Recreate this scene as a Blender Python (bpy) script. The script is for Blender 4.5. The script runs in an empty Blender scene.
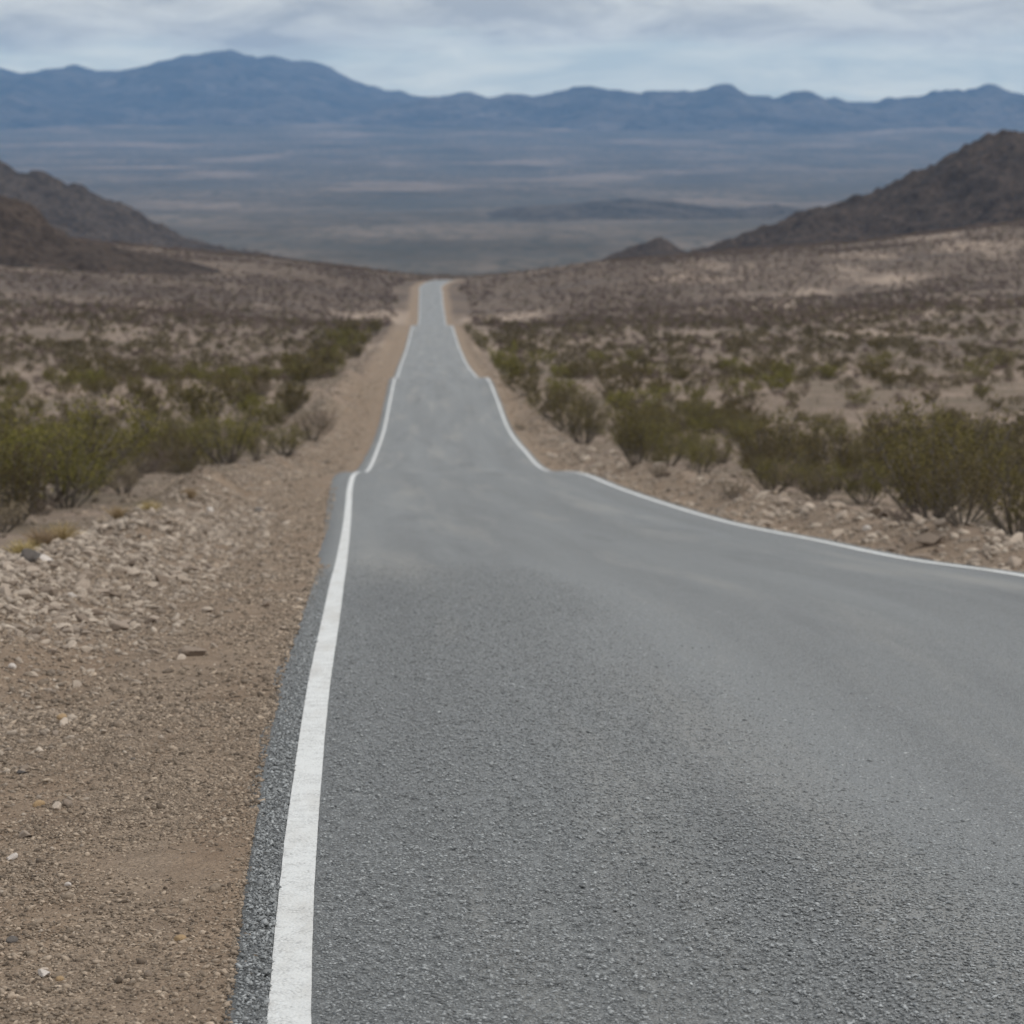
import bpy, math, random
import numpy as np
from mathutils import Matrix, Vector

random.seed(7)
rng = np.random.default_rng(11)
sc = bpy.context.scene
COL = sc.collection
R = math.radians

# ------------------------------------------------------------------ camera model
F = 3000.0                       # focal length in pixels of the 1024 frame
HORIZON = 135.0
PITCH = math.atan((512 - HORIZON) / F)
CAMZ = 2.0
CP, SP = math.cos(PITCH), math.sin(PITCH)


def ray(x, y):
    """world direction (camera depth 1) through a photo pixel"""
    cx, cy = (x - 512) / F, (512 - y) / F
    return np.array([cx, CP + cy * SP, cy * CP - SP])


def at_depth(x, y, s):
    """point whose scale is s pixels per metre"""
    p = ray(x, y) * (F / s)
    p[2] += CAMZ
    return p


def at_dist(x, y, Y):
    r = ray(x, y)
    p = r * (Y / r[1])
    p[2] += CAMZ
    return p


def project(p):
    x, y, z = p[0], p[1], p[2] - CAMZ
    depth = y * CP - z * SP
    up = y * SP + z * CP
    return 512 + F * x / depth, 512 - F * up / depth, F / depth


# ------------------------------------------------------------------ noise
def _hash(ix, iy, seed):
    h = (ix.astype(np.int64) * 374761393 + iy.astype(np.int64) * 668265263 + seed * 1274126177) & 0xFFFFFFFF
    h = ((h ^ (h >> 13)) * 1274126177) & 0xFFFFFFFF
    h = h ^ (h >> 16)
    return (h & 0xFFFF) / 65535.0


def vnoise(x, y, seed=0):
    x = np.asarray(x, float); y = np.asarray(y, float)
    ix, iy = np.floor(x), np.floor(y)
    fx, fy = x - ix, y - iy
    u = fx * fx * fx * (fx * (fx * 6 - 15) + 10)
    v = fy * fy * fy * (fy * (fy * 6 - 15) + 10)
    a = _hash(ix, iy, seed); b = _hash(ix + 1, iy, seed)
    c = _hash(ix, iy + 1, seed); d = _hash(ix + 1, iy + 1, seed)
    return (a + (b - a) * u) * (1 - v) + (c + (d - c) * u) * v


def fbm(x, y, oct=4, seed=0, gain=0.5):
    t, amp, n = 0, 1.0, 0
    for k in range(oct):
        t = t + amp * (vnoise(x * 2 ** k + 17.3 * k, y * 2 ** k - 9.1 * k, seed + k) - .5)
        n += amp; amp *= gain
    return t / n * 2


def ridged(x, y, oct=5, seed=0):
    t, amp, n = 0, 1.0, 0
    for k in range(oct):
        v = 1 - np.abs(2 * vnoise(x * 2 ** k + 31.7 * k, y * 2 ** k + 5.3 * k, seed + k) - 1)
        t = t + amp * v * v; n += amp; amp *= .5
    return t / n


def sstep(a, b, x):
    t = np.clip((np.asarray(x, float) - a) / (b - a), 0, 1)
    return t * t * (3 - 2 * t)


def hermite(xs, ys):
    """monotone-ish cubic through knots, straight beyond the ends"""
    xs = np.array(xs, float); ys = np.array(ys, float)
    h = np.diff(xs); dl = np.diff(ys) / h
    m = np.empty_like(ys)
    m[1:-1] = (dl[:-1] * h[1:] + dl[1:] * h[:-1]) / (h[:-1] + h[1:])
    m[0], m[-1] = dl[0], dl[-1]

    def f(x):
        x = np.asarray(x, float)
        i = np.clip(np.searchsorted(xs, x) - 1, 0, len(h) - 1)
        t = (x - xs[i]) / h[i]
        tt = np.clip(t, 0, 1)
        y = (ys[i] * (1 + 2 * tt) * (1 - tt) ** 2 + h[i] * m[i] * tt * (1 - tt) ** 2
             + ys[i + 1] * tt * tt * (3 - 2 * tt) + h[i] * m[i + 1] * tt * tt * (tt - 1))
        return y + np.where(t < 0, m[0] * t * h[i], 0) + np.where(t > 1, m[-1] * (t - 1) * h[i], 0)
    return f


# ------------------------------------------------------------------ the road's line
W = 6.2          # between the centres of the two edge lines
LW = 0.125       # painted line
# (pixels per metre, image row, image x of the left line's centre)
KNOTS = [(352, 1024, 291.1), (290, 904, 297.0), (236, 800, 306.0), (207, 740, 312.5), (176, 680, 320.2),
         (143, 620, 331.0), (111, 579, 338.0), (92, 562, 341.5), (76, 542, 344.6), (63, 526, 346.8), (51, 505, 348.7),
         (42.5, 487, 350.2), (37.5, 475.5, 353.5), (32.8, 471.6, 360.5), (28.2, 469.6, 368.5), (23.8, 451, 377), (19.9, 428.5, 384.5), (17.1, 399, 390.5),
         (15.0, 379, 394.6), (11.8, 372, 398.8), (8.6, 350, 406.6), (6.15, 325.5, 413.2), (4.16, 319.5, 419.2),
         (3.5, 293.7, 420.3), (3.3, 285.5, 421.8)]
P = [at_depth(x, y, s) for s, y, x in KNOTS]
ky = [p[1] for p in P]; kz = [p[2] for p in P]; kx = [p[0] + W / 2 for p in P]
# hollows the crests hide
def dip(Y, drop):
    z = np.interp(Y, ky, kz)
    return (Y, z - drop)
hid = [dip(99, .06), dip(228, .28), dip(600, 1.3)]
for Y, z in hid:
    i = int(np.searchsorted(ky, Y))
    xx = np.interp(Y, ky, kx)
    ky.insert(i, Y); kz.insert(i, z); kx.insert(i, xx)
# past the last crest it bends right and drops to the basin
yl, zl, xl = ky[-1], kz[-1], kx[-1]
for dy, dz, dx in [(40, -.3, 3.2), (90, -3.4, 15), (200, -12, 60), (420, -28, 190)]:
    ky.append(yl + dy); kz.append(zl + dz); kx.append(xl + dx)
road_z = hermite(ky, kz)
road_x = hermite(ky, kx)
YEND = yl + 400


# ------------------------------------------------------------------ the ground's height
_ys = np.linspace(-40, 1000, 2081)
_zs = road_z(np.clip(_ys, -40, yl))
_k = np.exp(-.5 * (np.arange(-500, 501) / 190.0) ** 2); _k /= _k.sum()
_pad = np.concatenate([_zs[0] + np.arange(-500, 0) * (_zs[1] - _zs[0]), _zs, _zs[-1] - .024 * np.arange(1, 501)])
_sm = np.convolve(_pad, _k, 'valid')
_far_y = [880, 1000, 1150, 1400, 2000, 3000, 5000, 9000, 13000, 16000, 19000, 32000]
_far_z = [-43.6, -47.5, -54, -72, -104, -143, -166, -173, -128, -55, 60, 420]
_far = hermite(_far_y, [z + CAMZ for z in _far_z])


def smooth_z(Y):
    a = np.interp(Y, _ys, _sm)
    a = np.where(Y < -40, _sm[0], a)
    return np.where(Y > 860, np.where(Y > 900, _far(Y), a + (_far(np.maximum(Y, 880)) - a) * sstep(860, 900, Y)), a)


_vx = [-2600, -900, 0, 100, 200, 270, 350, 420, 470, 520, 600, 700, 850, 1024, 1700, 3600]
_vy = [150, 200, 236, 246, 255, 260, 270, 279, 280, 275, 262, 256, 246, 223, 185, 150]
_vu = (np.array(_vx) - 512) / F
_vv = (280 - np.array(_vy, float)) / F * 1150


def valley(X, Y):
    u = X / np.maximum(Y, 1)
    g = sstep(120, 1050, Y) * (1 - sstep(1300, 2700, Y))
    return np.interp(u, _vu, _vv) * g * np.minimum(Y, 1500) / 1150


def asph_left(Y):
    return -(W / 2 + np.interp(Y, [0, 8, 14, 25, 40, 60, 80, 130, 400], [.20, .205, .24, .25, .30, .42, .50, .34, .28]))


def ground_z(X, Y):
    X = np.asarray(X, float); Y = np.asarray(Y, float)
    Yc = np.minimum(Y, YEND + 100)
    d = X - road_x(Yc)
    a = np.abs(d)
    rz = road_z(np.minimum(Y, yl + 420))
    zs = smooth_z(Y)
    k = sstep(6, 45, a)
    near = sstep(YEND + 60, YEND - 60, Y)
    k = 1 - (1 - k) * near
    base = rz * (1 - k) + zs * k
    e = a - W / 2                                    # metres outside the painted line
    left = d < 0
    drop = np.where(left, .03 * sstep(.1, .6, e) + .14 * sstep(.6, 2.4, e), .03 * sstep(.05, .3, e) + .10 * sstep(.3, .9, e))
    # windrows of graded rubble along both sides
    lum = .6 + .8 * fbm(Y / 3.1, d / 2.2, 3, 5)
    bl = np.exp(-((e - 2.5 - .8 * sstep(30, 70, Y) - .4 * fbm(Y / 9, Y * 0 + .2, 2, 8)) / .80) ** 2) * .58 * lum
    br = np.exp(-((e - 1.9 - .3 * fbm(Y / 7, Y * 0 + 3.2, 2, 9)) / .62) ** 2) * .44 * lum
    berm = np.where(left, bl, br) * sstep(900, 500, Y) * sstep(.3, .8, e)
    out = sstep(.4, 3, e)
    fine = .018 * fbm(X * 2.3, Y * 2.3, 3, 21) * sstep(.15, .8, e) * sstep(90, 40, Y)
    mid = .16 * fbm(X / 3.5, Y / 3.5, 3, 22) * out * sstep(900, 200, Y)
    far = (1.2 * fbm(X / 60, Y / 90, 4, 23) * sstep(30, 120, a) * sstep(60, 500, Y)
           + 5.0 * fbm(X / 420, Y / 500, 4, 24) * sstep(1300, 3000, Y)
           + 1.6 * fbm(X / 90, Y / 160, 4, 27) * sstep(80, 300, a) * sstep(500, 1100, Y))
    far = far + 9 * fbm(X / 1500, Y / 900, 4, 28) * sstep(3000, 6000, Y)
    under = np.where((d > asph_left(Y) + .03) & (d < W / 2 + .16) & (Y < YEND), -.06, 0)
    return base - drop * near + (berm + fine) * near + mid + far + valley(X, Y) * (1 - sstep(40, 8, a) * near) + under


def ground_hit(x, y):
    """where the ray through a photo pixel meets the ground"""
    r = ray(x, y)
    Y = np.geomspace(6, 3000, 4000)
    X = r[0] / r[1] * Y; Z = r[2] / r[1] * Y + CAMZ
    g = ground_z(X, Y)
    i = int(np.argmax(Z < g))
    return X[i], Y[i], g[i]


# ------------------------------------------------------------------ mesh and node helpers
def mesh_np(name, verts, faces, smooth=False):
    """verts (n,3); faces (m,3) or (m,4)"""
    me = bpy.data.meshes.new(name)
    verts = np.ascontiguousarray(verts, np.float32); faces = np.ascontiguousarray(faces, np.int32)
    n, k = faces.shape
    me.vertices.add(len(verts)); me.vertices.foreach_set('co', verts.ravel())
    me.loops.add(n * k); me.loops.foreach_set('vertex_index', faces.ravel())
    me.polygons.add(n)
    me.polygons.foreach_set('loop_start', np.arange(0, n * k, k, dtype=np.int32))
    me.polygons.foreach_set('loop_total', np.full(n, k, np.int32))
    if smooth:
        me.polygons.foreach_set('use_smooth', np.ones(n, bool))
    me.update(calc_edges=True)
    return me


def attr(me, name, data, dom='POINT', typ='FLOAT'):
    a = me.attributes.new(name, typ, dom)
    a.data.foreach_set('value' if typ == 'FLOAT' else 'color', np.ascontiguousarray(data, np.float32).ravel())


def link(name, me, mat=None, parent=None):
    o = bpy.data.objects.new(name, me)
    COL.objects.link(o)
    if mat is not None and not me.materials:
        me.materials.append(mat)
    o.parent = parent
    return o


def tag(o, label=None, cat=None, group=None, kind=None):
    if label: o['label'] = label
    if cat: o['category'] = cat
    if group: o['group'] = group
    if kind: o['kind'] = kind
    return o


def grid_faces(nr, nc):
    i = np.arange(nr - 1)[:, None] * nc + np.arange(nc - 1)[None, :]
    return np.stack([i, i + 1, i + nc + 1, i + nc], -1).reshape(-1, 4)


class NT:
    def __init__(self, name):
        self.m = bpy.data.materials.new(name); self.m.use_nodes = True
        self.t = self.m.node_tree; self.t.nodes.clear()
        self.out = self.n('ShaderNodeOutputMaterial')

    def n(self, typ, ins=None, **kw):
        nd = self.t.nodes.new(typ)
        for k, v in kw.items(): setattr(nd, k, v)
        for k, v in (ins or {}).items(): self.set(nd.inputs[k], v)
        return nd

    def set(self, sock, v):
        if isinstance(v, bpy.types.NodeSocket): self.t.links.new(v, sock)
        elif isinstance(v, bpy.types.Node): self.t.links.new(v.outputs[0], sock)
        elif isinstance(v, (tuple, list)) and len(v) == 3 and sock.type == 'RGBA': sock.default_value = (*v, 1)
        else: sock.default_value = v

    def math(self, op, a, b=0.0, c=None, clamp=False):
        nd = self.n('ShaderNodeMath', operation=op, use_clamp=clamp)
        self.set(nd.inputs[0], a); self.set(nd.inputs[1], b)
        if c is not None: self.set(nd.inputs[2], c)
        return nd.outputs[0]

    def mix(self, f, a, b, blend='MIX'):
        nd = self.n('ShaderNodeMix', data_type='RGBA', blend_type=blend)
        self.set(nd.inputs[0], f); self.set(nd.inputs[6], a); self.set(nd.inputs[7], b)
        return nd.outputs[2]

    def noise(self, vec, scale, detail=3, rough=.55):
        return self.n('ShaderNodeTexNoise', {'Vector': vec, 'Scale': scale, 'Detail': detail, 'Roughness': rough}).outputs[0]

    def voro(self, vec, scale, feature='F1'):
        return self.n('ShaderNodeTexVoronoi', {'Vector': vec, 'Scale': scale}, feature=feature)

    def remap(self, v, a, b, c=0.0, d=1.0):
        return self.n('ShaderNodeMapRange', {0: v, 1: a, 2: b, 3: c, 4: d}).outputs[0]

    def scaled(self, vec, s):
        return self.n('ShaderNodeMapping', {0: vec, 3: s}).outputs[0]

    def attr(self, name):
        return self.n('ShaderNodeAttribute', attribute_name=name)

    def bump(self, h, dist, strength=1.0, prev=None):
        nd = self.n('ShaderNodeBump', {'Height': h, 'Distance': dist, 'Strength': strength})
        if prev is not None: self.set(nd.inputs['Normal'], prev)
        return nd.outputs[0]

    def bsdf(self, col, rough=.9, normal=None, spec=.3):
        b = self.n('ShaderNodeBsdfPrincipled', {'Base Color': col, 'Roughness': rough, 'Specular IOR Level': spec})
        if normal is not None: self.set(b.inputs['Normal'], normal)
        self.set(self.out.inputs[0], b.outputs[0])
        return b


def coord(t): return t.n('ShaderNodeTexCoord').outputs['Object']


# ------------------------------------------------------------------ materials
def mat_ground():
    t = NT('desert_ground')
    co = coord(t)
    lat = t.attr('lat').outputs['Fac']                # metres from the road's centre, signed
    dist = t.attr('down').outputs['Fac']              # metres along the road
    lat_l = t.math('MULTIPLY', lat, -1.0)
    wob = t.remap(t.noise(co, .35, 3), .3, .7, -.7, .7)
    el = t.math('ADD', t.math('SUBTRACT', lat_l, W / 2), wob)
    er = t.math('ADD', t.math('SUBTRACT', lat, W / 2), wob)
    sh_l = t.remap(el, 2.2, 3.6, 1, 0); sh_r = t.remap(er, 1.3, 2.6, 1, 0)
    shoulder = t.math('MULTIPLY', sh_l, sh_r)
    # graded shoulder: tan dirt with grit
    n1 = t.noise(co, 1.1, 5, .6); n2 = t.noise(co, 9, 4, .65)
    dirt = t.mix(t.remap(n1, .35, .65), (.170, .129, .096), (.245, .190, .144))
    dirt = t.mix(t.remap(n2, .38, .66), dirt, (.165, .124, .090))
    v1 = t.voro(co, 95); v2 = t.voro(co, 42); v3 = t.voro(co, 170)
    g1 = t.mix(t.remap(v1.outputs['Color'], .0, 1.0), (.09, .068, .050), (.46, .36, .27))
    patch = t.remap(t.noise(co, 3.2, 4), .36, .6)
    dirt = t.mix(t.math('MULTIPLY', patch, .62), dirt, g1)
    tr = t.scaled(co, (2.6, .22, 1)); rut = t.remap(t.noise(tr, 1.0, 3), .42, .62)
    dirt = t.mix(t.math('MULTIPLY', rut, .35), dirt, (.205, .138, .090))
    # open desert: pinkish gravel flats, purple brown pavement, pale washes
    big = t.noise(co, .022, 5, .6)
    des = t.mix(t.remap(big, .36, .64), (.185, .140, .110), (.31, .238, .188))
    str_ = t.noise(t.scaled(co, (.030, .0075, .03)), 1.0, 6, .68)
    des = t.mix(t.remap(str_, .52, .64), des, (.125, .094, .080))
    wash = t.noise(t.scaled(co, (.024, .0050, .02)), 1.0, 5, .62)
    wash_f = t.remap(wash, .53, .63, 0, .75)
    sm = t.noise(co, .55, 5, .7)
    des = t.mix(t.remap(sm, .42, .66, 0, .8), des, (.118, .094, .072))
    sm2 = t.noise(t.scaled(co, (.16, .10, .1)), 1.0, 6, .72)
    des = t.mix(t.remap(sm2, .47, .62, 0, .75), des, (.115, .095, .068))
    # further down the fan the cover thickens to a purple brown
    midf = t.math('MULTIPLY', t.remap(dist, 250, 800, 0, .85), t.remap(str_, .38, .62, .75, 1.0))
    des = t.mix(midf, des, (.112, .085, .068))
    mot = t.noise(t.scaled(co, (.26, .10, .1)), 1.0, 5, .75)
    bench = t.noise(t.scaled(co, (.007, .022, .02)), 1.0, 4, .6)
    des = t.mix(t.math('MULTIPLY', t.remap(bench, .50, .62, 0, .6), t.remap(dist, 200, 600)), des, (.080, .062, .054))
    des = t.mix(t.math('MULTIPLY', t.remap(mot, .44, .62, 0, .30), t.remap(dist, 200, 600)), des, (.070, .057, .046))
    des = t.mix(wash_f, des, (.33, .26, .205))
    # far basin: dark scrub flats crossed by pale sand streaks
    bs = t.noise(t.scaled(co, (.0021, .0013, .001)), 1.0, 7, .68)
    bs2 = t.noise(t.scaled(co, (.0013, .0007, .001)), 1.0, 7, .66)
    bs3 = t.noise(t.scaled(co, (.035, .0060, .004)), 1.0, 5, .72)
    bas = t.mix(t.remap(bs, .36, .64), (.056, .047, .036), (.150, .120, .094))
    bas = t.mix(t.remap(bs3, .45, .62, 0, .75), bas, (.036, .036, .028))
    bas = t.mix(t.math('MULTIPLY', t.remap(bs2, .52, .68, 0, .50), t.remap(dist, 4000, 11000, .12, 1)), bas, (.34, .26, .21))
    bas = t.mix(t.remap(bs2, .47, .36, 0, .55), bas, (.060, .060, .055))
    des = t.mix(t.remap(dist, 1500, 2800), des, bas)
    col = t.mix(shoulder, des, dirt)
    h = t.math('ADD', t.math('MULTIPLY', v1.outputs['Distance'], -.5), t.math('MULTIPLY', v2.outputs['Distance'], -.6))
    h = t.math('ADD', h, t.math('MULTIPLY', v3.outputs['Distance'], -.25))
    nb = t.bump(h, .016, .9)
    nb = t.bump(t.noise(co, 5, 5, .65), .06, .6, nb)
    t.bsdf(col, .95, nb, .15)
    return t.m


def mat_asphalt():
    t = NT('asphalt')
    co = coord(t)
    v = t.voro(co, 88); v2 = t.voro(co, 150)
    fine = t.noise(co, 260, 2)
    chip = t.mix(t.remap(v.outputs['Color'], .05, .95), (.052, .057, .060), (.255, .272, .278))
    chip = t.mix(t.remap(v2.outputs['Color'], .55, .95, 0, .55), chip, (.295, .305, .31))
    binder = t.remap(v.outputs['Distance'], .38, .72)
    col = t.mix(t.math('MULTIPLY', binder, .75), chip, (.045, .047, .050))
    col = t.mix(t.remap(fine, .35, .7, 0, .35), col, (.17, .174, .176))
    lat = t.attr('lat').outputs['Fac']
    al = t.n('ShaderNodeCombineXYZ', {0: lat, 1: t.attr('down').outputs['Fac']}).outputs[0]
    streak = t.noise(t.scaled(al, (1.1, .03, 1)), 1.0, 4, .55)
    col = t.mix(t.remap(streak, .36, .66, 0, .42), col, (.218, .232, .238))
    blot = t.noise(t.scaled(al, (.8, .07, 1)), 1.0, 5, .65)
    col = t.mix(t.remap(blot, .54, .70, 0, .45), col, (.070, .073, .080))
    dust = t.noise(t.scaled(al, (.9, .055, 1)), 1.0, 5, .62)
    col = t.mix(t.remap(dust, .52, .70, 0, .42), col, (.30, .288, .262))
    # crumbled darker rim outside the lines
    rim = t.remap(t.math('ADD', t.math('ABSOLUTE', lat), t.remap(t.noise(co, 4, 3), .3, .7, -.05, .05)), W / 2 + .04, W / 2 + .16, 0, .12)
    col = t.mix(rim, col, (.055, .054, .054))
    h = t.math('ADD', t.math('MULTIPLY', v.outputs['Distance'], -.7), t.math('MULTIPLY', v2.outputs['Distance'], -.3))
    nb = t.bump(h, .014, 1.0)
    nb = t.bump(t.noise(co, 2.2, 4), .02, .35, nb)
    t.bsdf(col, .62, nb, .5)
    return t.m


def mat_paint():
    t = NT('road_paint')
    co = coord(t)
    v = t.voro(co, 88)
    n = t.noise(co, 40, 4, .7)
    col = t.mix(t.remap(n, .35, .7), (.58, .595, .595), (.49, .50, .50))
    wear = t.math('MULTIPLY', t.remap(v.outputs['Distance'], .48, .66), t.remap(t.noise(co, 9, 4, .7), .44, .60))
    grime = t.noise(t.scaled(co, (6, .9, 1)), 1.0, 4, .6)
    col = t.mix(t.remap(grime, .48, .68, 0, .45), col, (.40, .385, .36))
    col = t.mix(t.math('MULTIPLY', wear, .55), col, (.20, .20, .20))
    nb = t.bump(t.math('MULTIPLY', v.outputs['Distance'], -1), .006, .6)
    t.bsdf(col, .7, nb, .3)
    return t.m


def mat_hill(name, dark, light, scale, far=False):
    t = NT(name)
    co = coord(t)
    n = t.noise(co, scale, 6, .65)
    col = t.mix(t.remap(n, .36, .66), dark, light)
    n2 = t.noise(co, scale * 6, 4, .7)
    col = t.mix(t.remap(n2, .48, .64, 0, .85), col, tuple(c * .45 for c in dark))
    n3 = t.noise(co, scale * 3.1, 5, .7)
    col = t.mix(t.remap(n3, .60, .72, 0, .6), col, tuple(min(.5, c * 1.8) for c in light))
    nb = t.bump(t.noise(co, scale * 2.5, 6, .7), 1.2 / scale * .2, .8)
    t.bsdf(col, .95, nb, .1)
    return t.m


def mat_leaf(name, c1, c2):
    t = NT(name)
    r = t.n('ShaderNodeObjectInfo').outputs['Random']
    a = t.attr('tone').outputs['Fac']
    col = t.mix(a, c1, c2)
    hs = t.n('ShaderNodeHueSaturation', {'Hue': t.remap(r, 0, 1, .468, .515), 'Saturation': t.remap(r, 0, 1, .85, 1.1), 'Value': t.remap(r, 0, 1, .68, 1.25), 'Color': col})
    d = t.n('ShaderNodeBsdfDiffuse', {'Color': hs.outputs[0]})
    tr = t.n('ShaderNodeBsdfTranslucent', {'Color': hs.outputs[0]})
    mx = t.n('ShaderNodeMixShader', {0: .3, 1: d.outputs[0], 2: tr.outputs[0]})
    t.set(t.out.inputs[0], mx.outputs[0])
    return t.m


def mat_simple(name, c1, c2, scale, rough=.9):
    t = NT(name)
    n = t.noise(coord(t), scale, 4, .6)
    t.bsdf(t.mix(t.remap(n, .35, .65), c1, c2), rough, t.bump(n, .01, .5), .15)
    return t.m


def mat_stone(name, c1, c2, use_attr=False, rough=.9, spec=.2):
    t = NT(name)
    co = coord(t)
    n = t.noise(co, 6.0 if not use_attr else 60.0, 5, .65)
    r = t.attr('tone').outputs['Fac'] if use_attr else t.n('ShaderNodeObjectInfo').outputs['Random']
    col = t.mix(r, c1, c2)
    col = t.mix(t.remap(n, .4, .7, 0, .45), col, tuple(c * .55 for c in c1))
    t.bsdf(col, rough, t.bump(n, .02, .5), spec)
    return t.m


M_ground = mat_ground(); M_asphalt = mat_asphalt(); M_paint = mat_paint()
M_leaf = mat_leaf('creosote_leaf', (.070, .065, .022), (.222, .192, .076))
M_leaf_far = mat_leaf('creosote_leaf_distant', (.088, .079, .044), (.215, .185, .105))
M_dryleaf = mat_leaf('dry_scrub_leaf', (.150, .119, .090), (.285, .232, .178))
M_straw = mat_leaf('straw', (.25, .19, .10), (.42, .33, .19))
M_stem = mat_simple('grey_stem', (.070, .058, .047), (.145, .125, .105), 30)
M_stone = mat_stone('tan_stone', (.19, .148, .116), (.48, .405, .335))
M_pale = mat_stone('pale_stone', (.52, .47, .43), (.58, .53, .49))
M_darkst = mat_stone('dark_stone', (.105, .095, .090), (.14, .125, .115))
M_brownst = mat_stone('ochre_stone', (.34, .235, .135), (.38, .27, .16))
M_rubble = mat_stone('rubble_mix', (.140, .110, .086), (.52, .445, .37), True)
M_gravel = mat_stone('gravel_mix', (.080, .061, .046), (.50, .405, .315), True)

# ------------------------------------------------------------------ ground sheet
def ground():
    rows = list(np.arange(-24, 5, 1.0))
    y = 5.0
    while y < 27500:
        rows.append(y); y += max(.14, .0115 * y)
    rows = np.array(rows)
    a = np.concatenate([np.linspace(0, 3.0, 6), np.linspace(3.05, 3.75, 15), np.linspace(3.85, 4.65, 9), np.linspace(4.75, 12, 46)])
    t = np.linspace(0, 1, 101)[1:]
    n_in = len(a)
    pts = []
    for Yv in rows:
        dm = max(90, .62 * Yv)
        outer = 12 * (dm / 12) ** t
        pos = np.concatenate([a, outer])
        pts.append(np.concatenate([-pos[::-1], pos[1:]]))
    D = np.array(pts)
    Yg = np.repeat(rows[:, None], D.shape[1], 1)
    Xc = road_x(np.minimum(Yg, YEND + 100))
    # far away the sheet is centred on the view, not on the bend
    Xc = Xc * (1 - sstep(950, 1600, Yg)) + (-.027 * Yg) * sstep(950, 1600, Yg)
    Xg = Xc + D
    Zg = ground_z(Xg, Yg)
    V = np.stack([Xg, Yg, Zg], -1).reshape(-1, 3)
    me = mesh_np('desert_ground', V, grid_faces(*D.shape), True)
    latv = np.where(Yg < YEND, Xg - road_x(np.minimum(Yg, YEND)), 999)
    attr(me, 'lat', latv); attr(me, 'down', Yg)
    tag(link('ground', me, M_ground), 'brown gravelly desert plain falling away to a far basin', 'ground', kind='structure')


ground()


def strip(name, lo, hi, mat, lift, jl=0.0, jr=0.0, ncross=9, y0=-20.0, edge=0.0, y1=None, frac=.006, step=.05, seed=3):
    rows = list(np.arange(y0, 5, .5)); y = 5.0
    y1 = y1 or YEND
    while y < y1:
        rows.append(y); y += max(step, frac * y)
    rows = np.array(rows)
    # ragged edges
    def rag(s):
        return (fbm(rows * 1.3, rows * 0 + .5, 3, s) + .6 * fbm(rows * 9, rows * 0 + 4.5, 3, s + 4))
    L = (lo(rows) if callable(lo) else lo) + jl * rag(seed); H = (hi(rows) if callable(hi) else hi) + jr * rag(seed + 20)
    t = np.linspace(0, 1, ncross)
    D = L[:, None] + (H - L)[:, None] * t[None]
    Yg = np.repeat(rows[:, None], ncross, 1)
    Z = road_z(Yg) + lift
    cols = [(D, Z)]
    if edge:
        e0 = (D[:, :1] - .03, Z[:, :1] - edge); e1 = (D[:, -1:] + .03, Z[:, -1:] - edge)
        D = np.concatenate([e0[0], D, e1[0]], 1); Z = np.concatenate([e0[1], Z, e1[1]], 1)
        Yg = np.repeat(rows[:, None], D.shape[1], 1)
    sl = (road_x(Yg + .5) - road_x(Yg - .5))
    n = np.sqrt(1 + sl * sl)
    X = road_x(Yg) + D / n
    Yv = Yg - D * sl / n
    V = np.stack([X, Yv, Z], -1).reshape(-1, 3)
    me = mesh_np(name, V, grid_faces(*D.shape), True)
    attr(me, 'lat', D); attr(me, 'down', Yg)
    return link(name, me, mat)


tag(strip('road', asph_left, W / 2 + .20, M_asphalt, .004, .035, .03, 33, edge=.09),
    'grey chip sealed asphalt road dipping over crests towards the basin', 'road', kind='structure')
tag(strip('road_line', -W / 2 - LW / 2, -W / 2 + LW / 2, M_paint, .009, .0025, .0025, 4, step=.03, seed=40),
    'white painted edge line along the left side of the road', 'road marking', kind='structure')
tag(strip('road_line', W / 2 - LW / 2, W / 2 + LW / 2, M_paint, .009, .0025, .0025, 4, step=.03, seed=60),
    'white painted edge line along the right side of the road', 'road marking', kind='structure')


# ------------------------------------------------------------------ hills and mountains
def hill(name, prof, Y0, front, back, mat, label, base_drop, rough, seed, nx=340, ny=171, ext=(0, 0), nscale=60.0, sharp=1.15, crest=.42, jag=0.0):
    """prof: photo pixels of the skyline; the crest stands Y0 away; front/back: run of the slopes in metres"""
    px = np.array([p[0] for p in prof], float); py = np.array([p[1] for p in prof], float)
    top = np.array([at_dist(x, y, Y0) for x, y in prof])
    x0, x1 = top[0, 0] - ext[0], top[-1, 0] + ext[1]
    xs = np.linspace(x0, x1, nx); v = np.linspace(-1, 1, ny)
    zt = np.interp(xs, top[:, 0], top[:, 2])
    zt = zt + jag * (fbm(xs / 330, xs * 0 + seed, 4, seed + 40, .6) * 1.6)
    V = np.zeros((ny, nx, 3))
    for j, t in enumerate(v):
        Yv = Y0 + (t * back if t > 0 else t * front) * (.6 + .8 * vnoise(xs / (nscale * 1.3), xs * 0 + seed, seed))
        wx = xs
        f = (1 - abs(t)) ** sharp
        gz = ground_z(xs, Yv) - base_drop
        hgt = np.maximum(zt - gz, 0)
        # spurs and gullies run down the slope
        rd = ridged(xs / nscale, Yv / (nscale * 1.6), 5, seed) - .45
        z = gz + hgt * f + rough * rd * np.minimum(1, hgt / (rough * 3)) * (4 * f * (1 - f)) + crest * rough * (fbm(xs / nscale * 5, Yv / nscale * 5, 5, seed + 9, .62)) * np.minimum(1, hgt / (rough * 2)) * sstep(0, .08, f)
        V[j, :, 0] = wx; V[j, :, 1] = Yv; V[j, :, 2] = z
    me = mesh_np(name, V.reshape(-1, 3), grid_faces(ny, nx), True)
    return tag(link(name, me, mat), label, 'hill' if 'hill' in name else 'mountains', kind='structure')


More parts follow.
